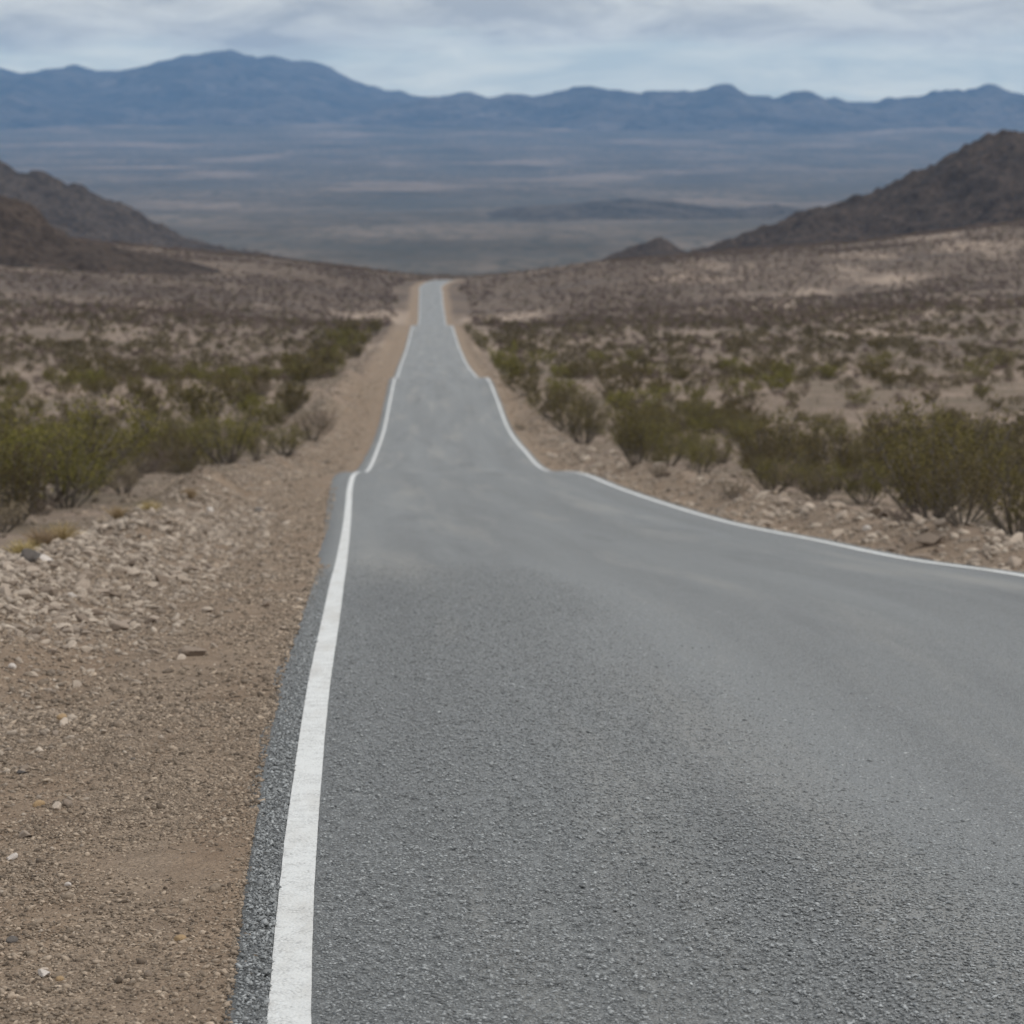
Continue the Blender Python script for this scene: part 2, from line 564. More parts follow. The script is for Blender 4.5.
M_hill = mat_hill('dark_hill_rock', (.040, .031, .026), (.090, .068, .055), .07)
M_hill2 = mat_hill('grey_hill_rock', (.050, .041, .037), (.098, .080, .069), .04)
M_hill3 = mat_hill('basin_rise_rock', (.050, .044, .038), (.115, .096, .080), .006)
M_mount = mat_hill('mountain_rock', (.048, .046, .048), (.150, .130, .118), .0014)

hill('hill', [(640, 262), (690, 251), (740, 238), (800, 212), (850, 202), (880, 190), (905, 177), (935, 163), (960, 149), (985, 137), (1003, 130), (1024, 131), (1080, 138), (1180, 150), (1300, 172), (1500, 205), (1700, 240)],
     1750, 330, 320, M_hill, 'dark rocky hill rising at the right edge of the plain', 6, 13, 50, 520, 241, nscale=55)
hill('hill', [(596, 262), (615, 252), (640, 244), (656, 238), (668, 240), (684, 251), (705, 262)],
     1900, 120, 120, M_hill, 'small dark knoll left of the big right hand hill', 3, 4, 60, 120, 71, nscale=25)
hill('hill', [(-900, 160), (-600, 120), (-300, 118), (-100, 138), (0, 163), (30, 171), (62, 181), (100, 194), (120, 204), (150, 221), (185, 237), (215, 247), (262, 257)],
     2300, 420, 380, M_hill2, 'long grey hill sloping down behind the left plain', 4, 16, 70, 420, 181, nscale=75)
hill('hill', [(-700, 175), (-420, 160), (-200, 170), (-60, 182), (0, 195), (16, 199), (32, 208), (46, 221), (62, 235), (95, 243), (130, 250), (180, 260), (220, 272), (270, 284)],
     860, 70, 80, M_hill, 'low dark rocky spur at the left edge before the grey hill', 3, 7, 80, 420, 161, nscale=34)
hill('hill', [(470, 216), (520, 208), (580, 203), (630, 199), (670, 201), (720, 208), (745, 210), (775, 204), (800, 209), (860, 217)],
     6800, 700, 700, M_hill3, 'low bluish rise far out on the basin floor', 6, 10, 90, 260, 61, nscale=160)

sky1 = [(-1900, 100), (-1400, 78), (-900, 95), (-500, 70), (-200, 60), (-60, 72), (0, 68), (25, 74), (50, 70), (75, 68), (100, 72), (140, 68), (170, 62), (200, 54), (230, 48), (260, 54), (300, 60), (330, 67), (350, 78),
        (380, 86), (410, 94), (440, 97), (470, 93), (490, 99), (530, 100), (600, 108), (700, 112), (900, 118), (1100, 118), (1500, 110)]
sky2 = [(330, 118), (400, 104), (470, 97), (500, 100), (520, 96), (545, 99), (570, 92), (600, 91), (625, 97), (660, 96), (690, 92), (730, 87), (755, 92), (780, 99), (805, 94), (830, 97), (850, 99), (880, 100),
        (910, 97), (945, 93), (985, 91), (1024, 94), (1150, 88), (1400, 75), (1700, 82), (2200, 70), (2900, 95)]
hill('mountain_range', sky1, 23500, 5200, 3000, M_mount, 'high blue mountain range with a broad peak beyond the basin', 60, 420, 100, 1200, 151, nscale=1300, sharp=1.3, crest=.10, jag=26)
hill('mountain_range', sky2, 20500, 3600, 3000, M_mount, 'jagged blue mountain range along the right skyline', 60, 330, 130, 1200, 131, nscale=800, sharp=1.25, crest=.12, jag=42)

# ------------------------------------------------------------------ shrubs
def tube(pts, r0, r1, k=4):
    pts = np.array(pts, float); n = len(pts)
    V, Fc = [], []
    for i, p in enumerate(pts):
        d = pts[min(i + 1, n - 1)] - pts[max(i - 1, 0)]
        d /= np.linalg.norm(d) + 1e-9
        a = np.cross(d, [0.3, .9, .2]); a /= np.linalg.norm(a); b = np.cross(d, a)
        r = r0 + (r1 - r0) * i / (n - 1)
        for j in range(k):
            th = 2 * math.pi * j / k
            V.append(p + r * (math.cos(th) * a + math.sin(th) * b))
    for i in range(n - 1):
        for j in range(k):
            Fc.append((i * k + j, i * k + (j + 1) % k, (i + 1) * k + (j + 1) % k, (i + 1) * k + j))
    return np.array(V), np.array(Fc)


def join(parts):
    vs, fs, o = [], [], 0
    for v, f in parts:
        vs.append(v); fs.append(f + o); o += len(v)
    return np.concatenate(vs), np.concatenate(fs)


def leaf_quads(c, size, g, flat=.5):
    """random small leaf faces at centres c; size per leaf"""
    n = len(c)
    d = g.normal(size=(n, 3)); d[:, 2] = np.abs(d[:, 2]) * .9 + .25
    d /= np.linalg.norm(d, axis=1)[:, None]
    a = np.cross(d, g.normal(size=(n, 3))); a /= np.linalg.norm(a, axis=1)[:, None]
    s = size[:, None]
    w = s * .38
    V = np.stack([c, c + d * s * .5 + a * w, c + d * s, c + d * s * .5 - a * w], 1).reshape(-1, 3)
    Fc = np.arange(4 * n).reshape(n, 4)
    return V, Fc


def shrub_meshes(seed, nstem, nleaf, lsize, spread=1.0, lean=.55, low=.28):
    """unit shrub: height 1, radius about 0.6*spread. stems splay from one crown; leaf sprays fill the upper part"""
    g = np.random.default_rng(seed)
    tubes, tips = [], []
    for i in range(nstem):
        az = 2 * math.pi * (i + g.uniform(-.4, .4)) / nstem
        out = spread * g.uniform(.12, .68); hh = g.uniform(.58, 1.0) * (1 - .25 * (out / spread) ** 2)
        wob = g.normal(0, .05, 2)
        pts = []
        for t in np.linspace(0, 1, 6):
            r = out * (t ** .6) + .07
            pts.append((r * math.cos(az) + wob[0] * t, r * math.sin(az) + wob[1] * t, hh * t ** (.9 if t > 0 else 1)))
        pts[0] = (pts[0][0] * .8, pts[0][1] * .8, -.06)
        tubes.append(tube(pts, .016, .005))
        tips.append(np.array(pts))
        for q in range(4):
            b = np.array(pts[g.integers(1, 5)]); e = b + np.array([g.normal(0, .15), g.normal(0, .15), g.uniform(.10, .30)])
            m = (b + e) / 2 + g.normal(0, .02, 3)
            tubes.append(tube([b, m, e], .007, .003, 3)) if False else tubes.append(tube([b, m, e], .007, .003))
            tips.append(np.array([b, m, e]))
    sv, sf = join(tubes)
    per = max(1, nleaf // len(tips))
    cs = []
    for p in tips:
        k = g.poisson(per * g.uniform(.3, 1.7)) + 1
        t = (low + (1 - low) * g.beta(2.0, 1.1, k)) * (len(p) - 1)
        i = np.minimum(t.astype(int), len(p) - 2); f = (t - i)[:, None]
        c = p[i] * (1 - f) + p[i + 1] * f
        cs.append(c + g.normal(0, .050, (k, 3)))
    c = np.concatenate(cs); c[:, 2] = np.maximum(c[:, 2], .04)
    size = lsize * g.uniform(.6, 1.4, len(c))
    lv, lf = leaf_quads(c, size, g)
    tone = np.repeat(np.clip(g.normal(.42, .26, len(c)), 0, 1), 4)
    return (sv, sf), (lv, lf, tone)


def make_proto(tagname, seed, nstem, nleaf, lsize, leafmat, **kw):
    (sv, sf), (lv, lf, tone) = shrub_meshes(seed, nstem, nleaf, lsize, **kw)
    ms = mesh_np(tagname + '_stems', sv, sf, True); ms.materials.append(M_stem)
    ml = mesh_np(tagname + '_foliage', lv, lf); attr(ml, 'tone', tone); ml.materials.append(leafmat)
    return ms, ml


NEAR = [make_proto('creosote', 100 + i, 15 + i % 4, 3000, .029, M_leaf, spread=1.15 + .15 * (i % 3), low=.10) for i in range(7)]
MIDP = [make_proto('creosote', 200 + i, 12, 1300, .052, M_leaf, spread=1.15 + .15 * (i % 3), low=.08) for i in range(6)]
DRY = [make_proto('scrub', 300 + i, 18, 1300, .042, M_dryleaf, spread=1.35, low=.1) for i in range(4)]


def put_shrub(kind, x, y, z, h, wf, pair, name):
    e = bpy.data.objects.new(name, None); COL.objects.link(e)
    e.empty_display_size = .1
    e.location = (x, y, z - .02); e.rotation_euler = (random.uniform(-.06, .06), random.uniform(-.06, .06), random.uniform(0, 6.28))
    e.scale = (h * wf, h * wf, h)
    for nm, me in (('stems', pair[0]), ('foliage', pair[1])):
        o = bpy.data.objects.new(nm, me); COL.objects.link(o); o.parent = e
    return e


# candidates: hand placed (base pixel, height in pixels) and scattered
cands = []      # (x, y, z, height, widthfactor, kind, hand)
HAND = [(14, 526, 135), (66, 508, 112), (-20, 500, 130), (112, 478, 96), (150, 470, 92), (188, 466, 96), (226, 464, 84), (258, 461, 66), (286, 456, 44),
        (30, 470, 70), (84, 452, 66), (205, 430, 60), (160, 425, 60), (240, 410, 50), (262, 396, 44), (300, 388, 44), (322, 372, 34), (290, 372, 34), (345, 352, 30), (362, 346, 28), (375, 336, 24), (350, 338, 24), (330, 345, 26),
        (1016, 536, 116), (962, 524, 96), (1050, 520, 110), (915, 512, 74), (866, 505, 72), (820, 500, 70), (772, 494, 78), (742, 486, 70), (700, 474, 46), (668, 466, 56), (636, 464, 74), (606, 456, 72),
        (584, 444, 64), (570, 432, 56), (552, 420, 54), (540, 408, 50), (526, 396, 46), (514, 384, 40), (502, 374, 36), (492, 362, 32), (484, 352, 26), (476, 342, 22), (468, 334, 18), (462, 326, 15),
        (1000, 470, 62), (930, 462, 56), (872, 455, 40), (800, 452, 44), (745, 445, 40), (690, 430, 44), (640, 425, 44)]
for k_, (px, py, hp) in enumerate(HAND):
    if px > 450 and k_ % 4 == 2: continue
    hp *= .88
    x, y, z = ground_hit(px, py)
    cands.append((x, y, z, hp / (F / y) * random.uniform(.66, 1.1), random.uniform(.62, 1.0), 'c', True))
for px, py, hp in [(142, 474, 26), (312, 440, 30), (96, 492, 26), (520, 430, 8), (322, 428, 18), (735, 498, 20), (905, 524, 20), (660, 478, 16)]:
    x, y, z = ground_hit(px, py)
    cands.append((x, y, z, hp / (F / y), 1.2, 'd', True))

hx = np.array([c[0] for c in cands]); hy = np.array([c[1] for c in cands])
g = np.random.default_rng(5)
N = 120000
yy = np.sqrt(g.uniform(45 ** 2, 1350 ** 2, N)); uu = g.uniform(-.235, .225, N)
xx = uu * yy
dd = xx - road_x(np.minimum(yy, YEND))
ee = np.abs(dd) - W / 2
dens = .35 + .9 * fbm(xx / 26, yy / 40, 3, 60) + .25 * fbm(xx / 6, yy / 6, 2, 61)
roadside = np.exp(-((ee - 6.5) / 3.5) ** 2)
side_ok = np.where(dd < 0, ee > 5.0, ee > 3.2)
far_ok = ee > 3.4 + .0035 * yy + 2.5 * fbm(xx / 8, yy / 30, 2, 66)
pk = np.clip(dens + .30 + .05 * roadside, .12 + .30 * sstep(300, 120, yy), 1.0) * (.66 + .19 * sstep(350, 600, yy))
keep = side_ok & far_ok & (g.uniform(0, 1, N) < pk)
xx, yy, dd, ee, roadside = xx[keep], yy[keep], dd[keep], ee[keep], roadside[keep]
zz = ground_z(xx, yy)
hh = np.clip(g.lognormal(-.32, .34, len(xx)), .3, 1.5) * (1 + .35 * roadside) * (1 - .3 * sstep(300, 800, yy)) * (1 + .25 * sstep(220, 120, yy))
isdry = g.uniform(0, 1, len(xx)) < .50 + .38 * sstep(250, 800, yy)
hh = np.where(isdry, hh * (.48 + .42 * sstep(250, 600, yy)), hh)
# the open plain thins the height
order = np.argsort(yy)
cell = {}
for i in order:
    x, y = float(xx[i]), float(yy[i])
    md = .75 if not isdry[i] else .5
    key = (int(x // 1.5), int(y // 1.5)); bad = False
    for a in (-1, 0, 1):
        for b in (-1, 0, 1):
            for q in cell.get((key[0] + a, key[1] + b), ()):
                if (q[0] - x) ** 2 + (q[1] - y) ** 2 < md * md: bad = True
    if bad: continue
    if y < 260 and np.min((hx - x) ** 2 + (hy - y) ** 2) < .8: continue
    cell.setdefault(key, []).append((x, y))
    cands.append((x, y, float(zz[i]), float(hh[i]), float(g.uniform(.85, 1.3)), 'd' if isdry[i] else 'c', False))


def in_frame(c, m=14):
    u, v, s = project(c[:3])
    return -m < u < 1024 + m and 0 < v < 1060


def side(x, y):
    return 'left' if x < float(road_x(min(y, YEND))) else 'right'


ORD = ['first', 'second', 'third', 'fourth', 'fifth', 'sixth', 'seventh', 'eighth', 'ninth', 'tenth', 'eleventh', 'twelfth', 'thirteenth', 'fourteenth', 'fifteenth', 'sixteenth', 'seventeenth', 'eighteenth',
       'nineteenth', 'twentieth', 'twenty-first', 'twenty-second', 'twenty-third', 'twenty-fourth', 'twenty-fifth']
cre = [c for c in cands if c[5] == 'c']; dry = [c for c in cands if c[5] == 'd']
vis = sorted([c for c in cre if in_frame(c)], key=lambda c: (not c[6], -c[3] / c[1]))
ind = vis[:300]
# hand placed first, by side, counted from the near end
cnt = {'left': 0, 'right': 0}
for c in sorted(ind, key=lambda c: c[1]):
    pr = random.choice(NEAR if c[1] < 150 else MIDP)
    s = side(c[0], c[1])
    o = put_shrub('c', c[0], c[1], c[2], c[3], c[4], pr, 'creosote_bush')
    e = abs(c[0] - float(road_x(c[1]))) - W / 2
    big = 'tall' if c[3] > 1.75 else ('mid-sized' if c[3] > 1.2 else 'low')
    if c[6] and e < 14 and cnt[s] < 20:
        lab = f'{big} olive creosote bush, {ORD[cnt[s]]} from the near end of the {s} verge'
        cnt[s] += 1
        grp = f'creosote bushes along the {s} verge'
    else:
        zone = 'near' if c[1] < 110 else ('middle' if c[1] < 240 else 'far')
        where = {'near': 'before the dips', 'middle': 'between the dips', 'far': 'beyond the dips'}[zone]
        band = 'in the thicket' if e < 12 else 'on the plain'
        lab = f'{big} olive creosote bush {band} {s} of the road, {where}'
        grp = f'{big} creosote bushes {band} {s} of the road, {where}'
    tag(o, lab, 'bush', grp)
visd = sorted([c for c in dry if in_frame(c)], key=lambda c: (not c[6], -c[3] / c[1]))
indd = visd[:120]
for c in sorted(indd, key=lambda c: c[1]):
    s = side(c[0], c[1])
    o = put_shrub('d', c[0], c[1], c[2], c[3], c[4], random.choice(DRY), 'dry_scrub')
    where = 'before the dips' if c[1] < 110 else ('between the dips' if c[1] < 240 else 'beyond the dips')
    tag(o, f'small grey brown dry scrub bush {s} of the road, {where}', 'bush', f'dry scrub bushes {s} of the road, {where}')


# the thousands of smaller ones: one cover
def cover(name, items, mat, label, mult, seed):
    g = np.random.default_rng(seed)
    Cs, Ss, Ts = [], [], []
    for c in items:
        x, y, z, h, wf = c[:5]
        n = int(np.clip(mult * 26000 / y, 22, 240)) * (1 if y > 130 else 5)
        r = g.uniform(0, 1, n) ** .6 * h * .62 * wf; th = g.uniform(0, 6.283, n)
        hz = g.beta(1.7, 1.3, n) * h * (1 - .35 * (r / (h * .62 * wf)) ** 2)
        Cs.append(np.stack([x + r * np.cos(th), y + r * np.sin(th), z + hz], 1))
        Ss.append(np.full(n, h * (2.1 / math.sqrt(n))) * g.uniform(.6, 1.3, n))
        Ts.append(np.clip(g.normal(.42 + g.normal(0, .15), .25, n), 0, 1))
    C_ = np.concatenate(Cs); S_ = np.concatenate(Ss); T_ = np.concatenate(Ts)
    V, Fc = leaf_quads(C_, S_, g)
    me = mesh_np(name, V, Fc); attr(me, 'tone', np.repeat(T_, 4))
    return tag(link(name, me, mat), label, 'shrubs', kind='stuff')


rest = vis[300:] + [c for c in cre if not in_frame(c)]
restd = visd[120:] + [c for c in dry if not in_frame(c)]
cover('desert_scrub', rest, M_leaf_far, 'olive scrub scattered thickly over the desert plain', 1.0, 1)
cover('dry_undergrowth', restd, M_dryleaf, 'grey brown dry undergrowth between the green bushes', .6, 2)

# straw tufts in front of the left bushes
def tuft_mesh(seed):
    g = np.random.default_rng(seed); parts = []
    n = 240
    az = g.uniform(0, 6.283, n); ln = g.uniform(.5, 1.0, n); tilt = g.uniform(.05, .9, n)
    b = np.stack([g.normal(0, .10, n), g.normal(0, .10, n), np.full(n, -.03)], 1)
    d = np.stack([np.cos(az) * np.sin(tilt), np.sin(az) * np.sin(tilt), np.cos(tilt)], 1)
    a = np.cross(d, g.normal(size=(n, 3))); a /= np.linalg.norm(a, axis=1)[:, None]
    w = .012
    m = b + d * (ln * .55)[:, None]; t = b + d * ln[:, None] + np.stack([np.cos(az), np.sin(az), az * 0 - .4], 1) * .12
    V = np.stack([b - a * w, b + a * w, m + a * w * .8, m - a * w * .8, m - a * w * .8, m + a * w * .8, t + a * w * .2, t - a * w * .2], 1).reshape(-1, 3)
    Fc = np.arange(8 * n).reshape(2 * n, 4)
    me = mesh_np('dry_grass_tuft', V, Fc); attr(me, 'tone', np.repeat(g.uniform(0, 1, n), 8)); me.materials.append(M_straw)
    return me


TUFT = [tuft_mesh(i) for i in range(3)]
for k, (px, py, hp) in enumerate([(40, 548, 26), (62, 541, 24), (22, 556, 22), (120, 520, 18), (150, 512, 16), (190, 498, 13)]):
    x, y, z = ground_hit(px, py)
    o = bpy.data.objects.new('dry_grass_tuft', TUFT[k % 3]); COL.objects.link(o)
    h = hp / (F / y); o.location = (x, y, z); o.scale = (h * 1.3, h * 1.3, h); o.rotation_euler = (0, 0, k * 1.3)
    tag(o, f'straw coloured dry grass tuft, {ORD[k]} from the near end beyond the left rubble', 'grass tuft', 'dry grass tufts below the left bushes')


# ------------------------------------------------------------------ stones
ICO_V = None
def ico(sub):
    import bmesh
    bm = bmesh.new(); bmesh.ops.create_icosphere(bm, subdivisions=sub, radius=1.0)
    v = np.array([p.co[:] for p in bm.verts]); f = np.array([[q.index for q in p.verts] for p in bm.faces])
    bm.free(); return v, f


def rock_mesh(seed, mat, angular=True):
    g = np.random.default_rng(seed)
    v, f = ico(3)
    for k in range(16 if angular else 7):                 # planar breaks
        n = g.normal(size=3); n /= np.linalg.norm(n)
        lim = g.uniform(.36, .72) if angular else g.uniform(.7, .92)
        d = v @ n
        v = v - np.maximum(d - lim, 0)[:, None] * n
    v = v * (1 + .05 * fbm(v[:, 0] * 3 + 5, v[:, 1] * 3 + v[:, 2] * 2.1, 3, seed))[:, None]
    v = v * np.array([1.45 if angular else 1.2, g.uniform(.7, 1.0), g.uniform(.55, .8)])
    me = mesh_np('stone', v, f, not angular)
    me.materials.append(mat)
    return me


ROCK = [rock_mesh(400 + i, M_stone) for i in range(8)]
PEB = {'pale': rock_mesh(500, M_pale, False), 'dark': rock_mesh(501, M_darkst, False), 'brown': rock_mesh(502, M_brownst, False), 'grey': rock_mesh(503, M_stone, False)}


BOUL = {'pale': rock_mesh(510, M_pale), 'dark': rock_mesh(511, M_darkst), 'brown': rock_mesh(512, M_brownst), 'grey': rock_mesh(513, M_stone)}


def put_stone(me, x, y, z, r, name='stone', tilt=.4):
    o = bpy.data.objects.new(name, me); COL.objects.link(o)
    o.location = (x, y, z + r * .22); o.scale = (r, r, r)
    o.rotation_euler = (random.uniform(-tilt, tilt), random.uniform(-tilt, tilt), random.uniform(0, 6.28))
    return o


# stones one can point at: (pixel x, y, width in pixels, sort, label)
NAMED = [(14, 859, 20, 'pale', 'white flat pebble at the left edge of the gravel shoulder'),
         (25, 838, 24, 'grey', 'grey flat pebble just above the white one at the left edge'),
         (43, 977, 24, 'pale', 'pale pinkish pebble at the lower left corner of the shoulder'),
         (60, 981, 12, 'brown', 'small tan pebble touching the pale pinkish one'),
         (12, 942, 16, 'dark', 'dark round pebble by the lower left frame edge'),
         (39, 806, 15, 'brown', 'ochre pebble on the shoulder above the grey flat one'),
         (67, 806, 22, 'grey', 'elongated tan pebble right of the ochre pebble'),
         (68, 886, 9, 'pale', 'tiny white pebble alone on the brown dirt'),
         (180, 941, 14, 'brown', 'tan pebble lying alone nearer the asphalt edge'),
         (148, 976, 14, 'grey', 'small grey pebble between tan pebble and frame bottom'),
         (22, 775, 18, 'dark', 'slate grey flat pebble on the left shoulder'),
         (62, 720, 15, 'brown', 'rust brown stone on the left shoulder'),
         (12, 668, 12, 'pale', 'bright white stone at the left edge before the rubble'),
         (28, 562, 40, 'dark', 'dark upright boulder standing on the left rubble'),
         (42, 562, 22, 'pale', 'pale slab standing in for the lit right side of the dark boulder'),  # the dark boulder's sunlit side, added as a separate pale stone
         (70, 598, 18, 'pale', 'white block in the middle of the left rubble'),
         (210, 511, 9, 'pale', 'white cobble isolated near the left shoulder'),
         (258, 512, 12, 'dark', 'dark grey cobble on the left shoulder near the crest'),
         (133, 760, 7, 'dark', 'black chip of stone on the brown shoulder'),
         (867, 531, 12, 'pale', 'pale stone in front of the right hand mound'),
         (930, 545, 42, 'grey', 'broad tan boulder half buried in the right rubble'),
         (876, 515, 34, 'grey', 'rounded tan boulder below the right bushes'),
         (990, 552, 24, 'grey', 'brown rock near the right frame edge beside the road'),
         (836, 508, 20, 'grey', 'pale brown rock at the near foot of the right thicket')]
for px, py, wpx, sort, lab in NAMED:
    x, y, z = ground_hit(px, py)
    tilt = .25
    o = put_stone(PEB[sort] if wpx < 18 else BOUL[sort], x, y, z, wpx / (F / y) / 2.4, 'pebble' if wpx / (F / y) < .12 else 'boulder', tilt)
    if sort == 'dark' and wpx > 30: o.scale = tuple(a * b for a, b in zip(o.scale, (1.0, 1.0, 1.7)))
    tag(o, lab, 'stone', 'loose stones on the shoulders')

# rubble windrows
st = []
g = np.random.default_rng(77)
def sample(n, y0, y1, e0, e1, sgn, r0, rs, rmax, zone, pw=1.0):
    y = y0 * (y1 / y0) ** (g.uniform(0, 1, n) ** pw)
    e = g.normal((e0 + e1) / 2, (e1 - e0) / 3.2, n)
    ok = e > .25
    y, e = y[ok], e[ok]
    x = road_x(y) + sgn * (W / 2 + e)
    r = np.minimum(r0 * g.lognormal(0, rs, len(x)), rmax)
    z = ground_z(x, y)
    for q in zip(x, y, z, r): st.append((*map(float, q), zone))
sample(9000, 18, 150, 1.5, 4.2, -1, .023, .55, .10, 'left')
sample(2600, 12.5, 22, 1.3, 3.2, -1, .013, .55, .05, 'left')
sample(10000, 20, 60, 1.6, 3.6, -1, .024, .50, .10, 'left')
sample(4500, 28, 190, .9, 3.0, 1, .034, .60, .17, 'right')
sample(1500, 4, 30, .9, 2.9, 1, .034, .60, .14, 'right')
sample(520, 8, 60, .3, 2.6, -1, .008, .5, .022, 'shoulder')
sample(700, 100, 400, 1.0, 3.5, 1, .06, .5, .2, 'right')
sample(900, 100, 400, 2.0, 5.5, -1, .06, .5, .2, 'left')
stv = sorted([s for s in st if in_frame(s, 4)], key=lambda s: -s[3] / s[1])
for s in stv[:276]:
    o = put_stone(random.choice(ROCK), *s[:4], name='stone')
    size = 'cobble' if s[3] < .07 else 'rock'
    if s[4] == 'shoulder':
        lab, grp = 'small angular pebble loose on the flat left shoulder', 'pebbles on the left shoulder'
    elif s[4] == 'left':
        wh = 'nearest stretch' if s[1] < 26 else ('middle stretch' if s[1] < 50 else 'far stretch')
        lab, grp = f'angular tan {size} in the {wh} of the left rubble bank', f'{size}s in the {wh} of the left rubble bank'
    else:
        wh = 'near end' if s[1] < 60 else 'far end'
        lab, grp = f'angular brown {size} at the {wh} of the right rubble bank', f'{size}s at the {wh} of the right rubble bank'
    tag(o, lab, 'stone', grp)


def stone_cover(name, pts, label, seed, sub=1, mat=None, zs=(.4, .8), tilt=.3):
    """many small stones as one mesh"""
    g = np.random.default_rng(seed)
    n = len(pts)
    if sub: v, f = ico(sub)
    else:
        v = np.array([(1, 0, 0), (-1, 0, 0), (0, 1, 0), (0, -1, 0), (0, 0, 1), (0, 0, -1)], float)
        f = np.array([(0, 2, 4), (2, 1, 4), (1, 3, 4), (3, 0, 4), (2, 0, 5), (1, 2, 5), (3, 1, 5), (0, 3, 5)])
    k = len(v)
    A = np.repeat(v[None], n, 0) * (1 + g.normal(0, .16 if sub else .26, (n, k, 1)))
    A = A * np.stack([g.uniform(.8, 1.4, n), g.uniform(.6, 1.0, n), g.uniform(*zs, n)], 1)[:, None]
    th = g.uniform(0, 6.283, n); c, s = np.cos(th)[:, None], np.sin(th)[:, None]
    tl = g.normal(0, tilt, n)[:, None]
    X = A[..., 0] * c - A[..., 1] * s; Y = A[..., 0] * s + A[..., 1] * c; Z = A[..., 2] + X * tl
    V = np.stack([X, Y, Z], -1) * pts[:, 3][:, None, None] + pts[:, :3][:, None]
    V[..., 2] += pts[:, 3][:, None] * .2
    Fc = (f[None] + (np.arange(n) * k)[:, None, None]).reshape(-1, 3)
    me = mesh_np(name, V.reshape(-1, 3), Fc)
    attr(me, 'tone', np.repeat(np.clip(g.beta(1.6, 2.0, n), 0, 1), k)); 
    return tag(link(name, me, mat or M_gravel), label, 'gravel', kind='stuff')


stone_cover('rubble', np.array([s[:4] for s in stv[276:]] + [s[:4] for s in st if not in_frame(s, 4)]), 'angular rubble heaped in low banks along both road edges', 3, 1, M_rubble)
# grit on the shoulder
def grit(n, y0, y1, e0, e1, sgn, r0, rs, seed, clump=True):
    g = np.random.default_rng(seed)
    y = np.sqrt(g.uniform(y0 ** 2, y1 ** 2, n)) if y1 / y0 > 3 else g.uniform(y0, y1, n)
    e = g.uniform(e0, e1, n)
    x = road_x(y) + sgn * (W / 2 + e)
    if e0 < .12:                                     # grit spilt over the crumbling edge thins towards the line
        q = g.uniform(0, 1, n) < ((e - e0) / (e1 - e0)) ** 2
        x, y, e = x[q], y[q], e[q]; clump = False
    if clump:
        k = (1.15 * fbm(x * 1.1 + y * .12, y * .55, 4, 91) + .22 + .5 * sstep(1.4, 2.8, e)) > g.uniform(-.5, .75, n)
        x, y = x[k], y[k]
    r = r0 * g.lognormal(0, rs, len(x))
    return np.stack([x, y, np.maximum(ground_z(x, y), np.where(np.abs(x - road_x(y)) < -asph_left(y), road_z(y) - .016, -999)), r], 1)
gp = np.concatenate([grit(9000, 6.5, 16, .085, .20, -1, .0042, .45, 21), grit(5000, 15, 32, .10, .26, -1, .0070, .45, 22), grit(120000, 6.5, 16, .17, 1.9, -1, .0047, .45, 1), grit(75000, 15, 30, .21, 3.6, -1, .0080, .45, 2), grit(26000, 30, 70, .3, 4.5, -1, .014, .45, 3),
                     grit(14000, 3, 28, .22, 2.6, 1, .009, .5, 24), grit(9000, 28, 70, .2, 2.4, 1, .014, .5, 4), grit(9000, 70, 200, .5, 3.5, 1, .03, .4, 5), grit(9000, 70, 200, .8, 5, -1, .03, .4, 6)])
def plain_stones(n, y0, y1, sgn, seed):
    g = np.random.default_rng(seed)
    y = y0 * (y1 / y0) ** g.uniform(0, 1, n); e = 3.2 + 55 * g.uniform(0, 1, n) ** 1.4
    x = road_x(y) + sgn * (W / 2 + e); r = np.minimum(.030 * g.lognormal(0, .5, n) * (1 + y / 200), .14)
    return np.stack([x, y, ground_z(x, y), r], 1)
stone_cover('desert_pavement', np.concatenate([plain_stones(14000, 45, 320, -1, 31), plain_stones(18000, 50, 320, 1, 32)]),
            'scattered weathered stones paving the open desert between the bushes', 14, 0)
stone_cover('gravel', gp, 'fine tan grit and gravel covering the road shoulders', 4, 1)

# chippings standing out of the worn seal
M_chip = mat_stone('road_chip', (.085, .091, .095), (.43, .452, .462), True, .62, .5)
def chips(n, y0, y1, d0, d1, r0, rs, seed, fade=None):
    g = np.random.default_rng(seed)
    y = np.sqrt(g.uniform(y0 ** 2, y1 ** 2, n)); lo = d0(y) + .045 if callable(d0) else d0
    d = lo + (np.minimum(d1, road_dmax(y)) - lo) * g.uniform(0, 1, n)
    k = np.abs(np.abs(d) - W / 2) > LW / 2 + .008
    fd = np.clip((y - fade[0]) / (fade[1] - fade[0]), 0, 1)
    k &= g.uniform(0, 1, n) > fd ** .7
    y, d, fd = y[k], d[k], fd[k]
    r = r0 * g.lognormal(0, rs, len(y)) * (1 - .35 * fd)
    return np.stack([road_x(y) + d, y, road_z(y) + .0012 - .0056 * fd, r], 1)
def road_dmax(y): return np.minimum(W / 2 + .15, -road_x(y) + .19 * y + .3)
cp = chips(760000, 6.8, 34, -W / 2, 9, .0056, .32, 1, (9, 34))
stone_cover('road_chippings', cp, 'grey stone chippings bedded flat in the asphalt surface', 8, 0, M_chip, (.30, .50), .16)
cp = chips(26000, 6.8, 30, asph_left, -W / 2 - LW / 2, .0060, .35, 3, (12, 30))
stone_cover('edge_chippings', cp, 'loose grey chippings along the crumbling asphalt edge', 9, 0, M_chip)

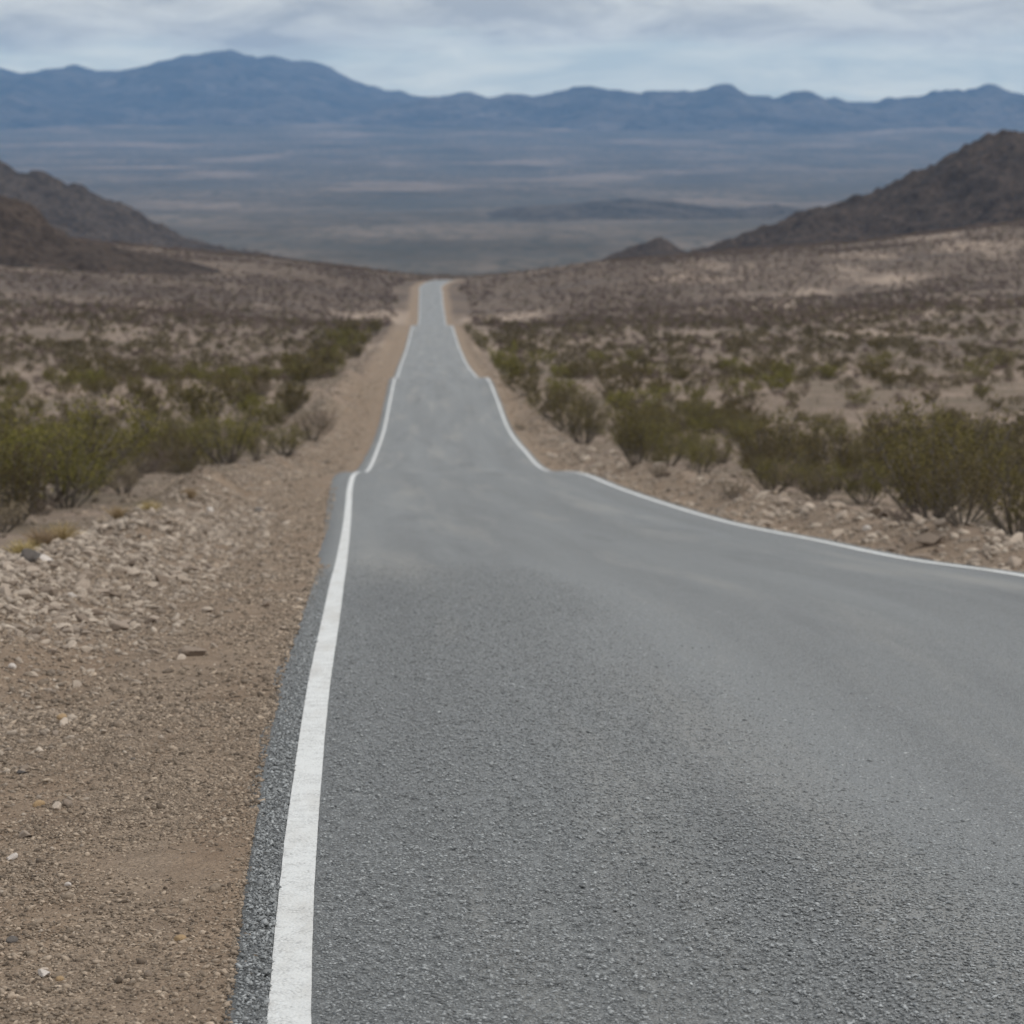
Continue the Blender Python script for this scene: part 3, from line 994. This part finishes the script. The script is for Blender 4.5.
# ------------------------------------------------------------------ air
def haze():
    me = bpy.data.meshes.new('haze')
    x, y0, y1, z0, z1 = 17200, -400, 27900, -260, 860
    v = [(-x, y0, z0), (x, y0, z0), (x, y1, z0), (-x, y1, z0), (-x, y0, z1), (x, y0, z1), (x, y1, z1), (-x, y1, z1)]
    f = [(0, 3, 2, 1), (4, 5, 6, 7), (0, 1, 5, 4), (1, 2, 6, 5), (2, 3, 7, 6), (3, 0, 4, 7)]
    me.from_pydata(v, [], f)
    t = NT('haze')
    pv = t.n('ShaderNodeVolumePrincipled', {'Color': (.235, .485, .87, 1), 'Density': HAZE, 'Anisotropy': 0.1})
    t.set(t.out.inputs['Volume'], pv.outputs[0])
    tag(link('haze', me, t.m), 'pale blue haze filling the air over the basin', 'haze', kind='stuff')


HAZE = 3.2e-5
haze()

# ------------------------------------------------------------------ light and sky
SUN_EL, SUN_AZ = 48.0, 105.0        # azimuth clockwise from the view direction (+Y)
sun = bpy.data.lights.new('sun', 'SUN'); sun.energy = 1.9; sun.angle = R(10); sun.color = (1.0, .955, .89)
so = bpy.data.objects.new('sun', sun); COL.objects.link(so)
az = R(SUN_AZ); el = R(SUN_EL)
dvec = Vector((math.sin(az) * math.cos(el), math.cos(az) * math.cos(el), math.sin(el)))
so.rotation_euler = dvec.to_track_quat('Z', 'Y').to_euler()
so.location = (30, -20, 60)

w = bpy.data.worlds.new('World'); sc.world = w; w.use_nodes = True
wt = NT.__new__(NT); wt.t = w.node_tree; wt.t.nodes.clear()
wo = wt.n('ShaderNodeOutputWorld'); bg = wt.n('ShaderNodeBackground', {'Strength': .1})
skyt = wt.n('ShaderNodeTexSky', sky_type='NISHITA', sun_disc=False, sun_elevation=el, sun_rotation=az)
gen = wt.n('ShaderNodeTexCoord').outputs['Generated']
sx = wt.n('ShaderNodeSeparateXYZ', {0: gen})
zpos = wt.math('MAXIMUM', sx.outputs[2], 0.0)
e = wt.math('DIVIDE', zpos, wt.math('ADD', zpos, .10))
cv = wt.n('ShaderNodeCombineXYZ', {0: wt.math('MULTIPLY', sx.outputs[0], .85), 1: wt.math('MULTIPLY', sx.outputs[1], 1.0), 2: wt.math('MULTIPLY', e, .62)}).outputs[0]
n1 = wt.n('ShaderNodeTexNoise', {'Vector': cv, 'Scale': 10.0, 'Detail': 6, 'Roughness': .55, 'Distortion': .3}).outputs[0]
n2 = wt.n('ShaderNodeTexNoise', {'Vector': cv, 'Scale': 24.0, 'Detail': 6, 'Roughness': .62, 'Distortion': .4}).outputs[0]
# deck of grey cloud above a paler strip over the mountains
deck = wt.math('ADD', wt.remap(e, .15, .30, -.45, .50), wt.remap(n1, .3, .7, -.40, .40))
deckm = wt.remap(deck, -.10, .22)
gap = wt.mix(wt.remap(n2, .36, .66), (7.9, 8.4, 7.6), (11.6, 11.3, 9.5))
cl = wt.mix(wt.remap(n2, .38, .62), (5.7, 5.5, 5.1), (9.6, 9.2, 8.1))
cloud = wt.mix(deckm, gap, cl)
over = wt.mix(wt.remap(n1, .3, .7), (6.9, 7.0, 7.1), (9.6, 9.5, 9.2))
cloud = wt.mix(wt.remap(e, .40, .62), cloud, over)
bright = wt.remap(e, .5, .9, 1.0, 1.25)
cloud = wt.mix(1.0, cloud, wt.n('ShaderNodeCombineXYZ', {0: bright, 1: bright, 2: bright}).outputs[0], 'MULTIPLY')
col = wt.mix(.93, skyt.outputs[0], cloud)
wt.set(bg.inputs[0], col); wt.set(wo.inputs[0], bg.outputs[0])

# ------------------------------------------------------------------ camera
cam = bpy.data.cameras.new('camera'); co_ = bpy.data.objects.new('camera', cam); COL.objects.link(co_)
cam.sensor_width = 36; cam.lens = F / 1024 * 36
cam.clip_start = .1; cam.clip_end = 60000
co_.location = (0, 0, CAMZ); co_.rotation_euler = (R(90) - PITCH, 0, 0)
cam.dof.use_dof = True; cam.dof.focus_distance = 10.5; cam.dof.aperture_fstop = 5.8
sc.camera = co_
vs = sc.view_settings
vs.view_transform = 'Standard'; vs.look = 'None'; vs.exposure = 0.0; vs.gamma = 1.0; vs.use_curve_mapping = False
sc.cycles.volume_bounces = 1
sc.cycles.max_bounces = 6
print('bushes', len(cre), len(dry), 'vis', len(vis), len(visd), 'stones', len(st), len(stv), 'grit', len(gp))
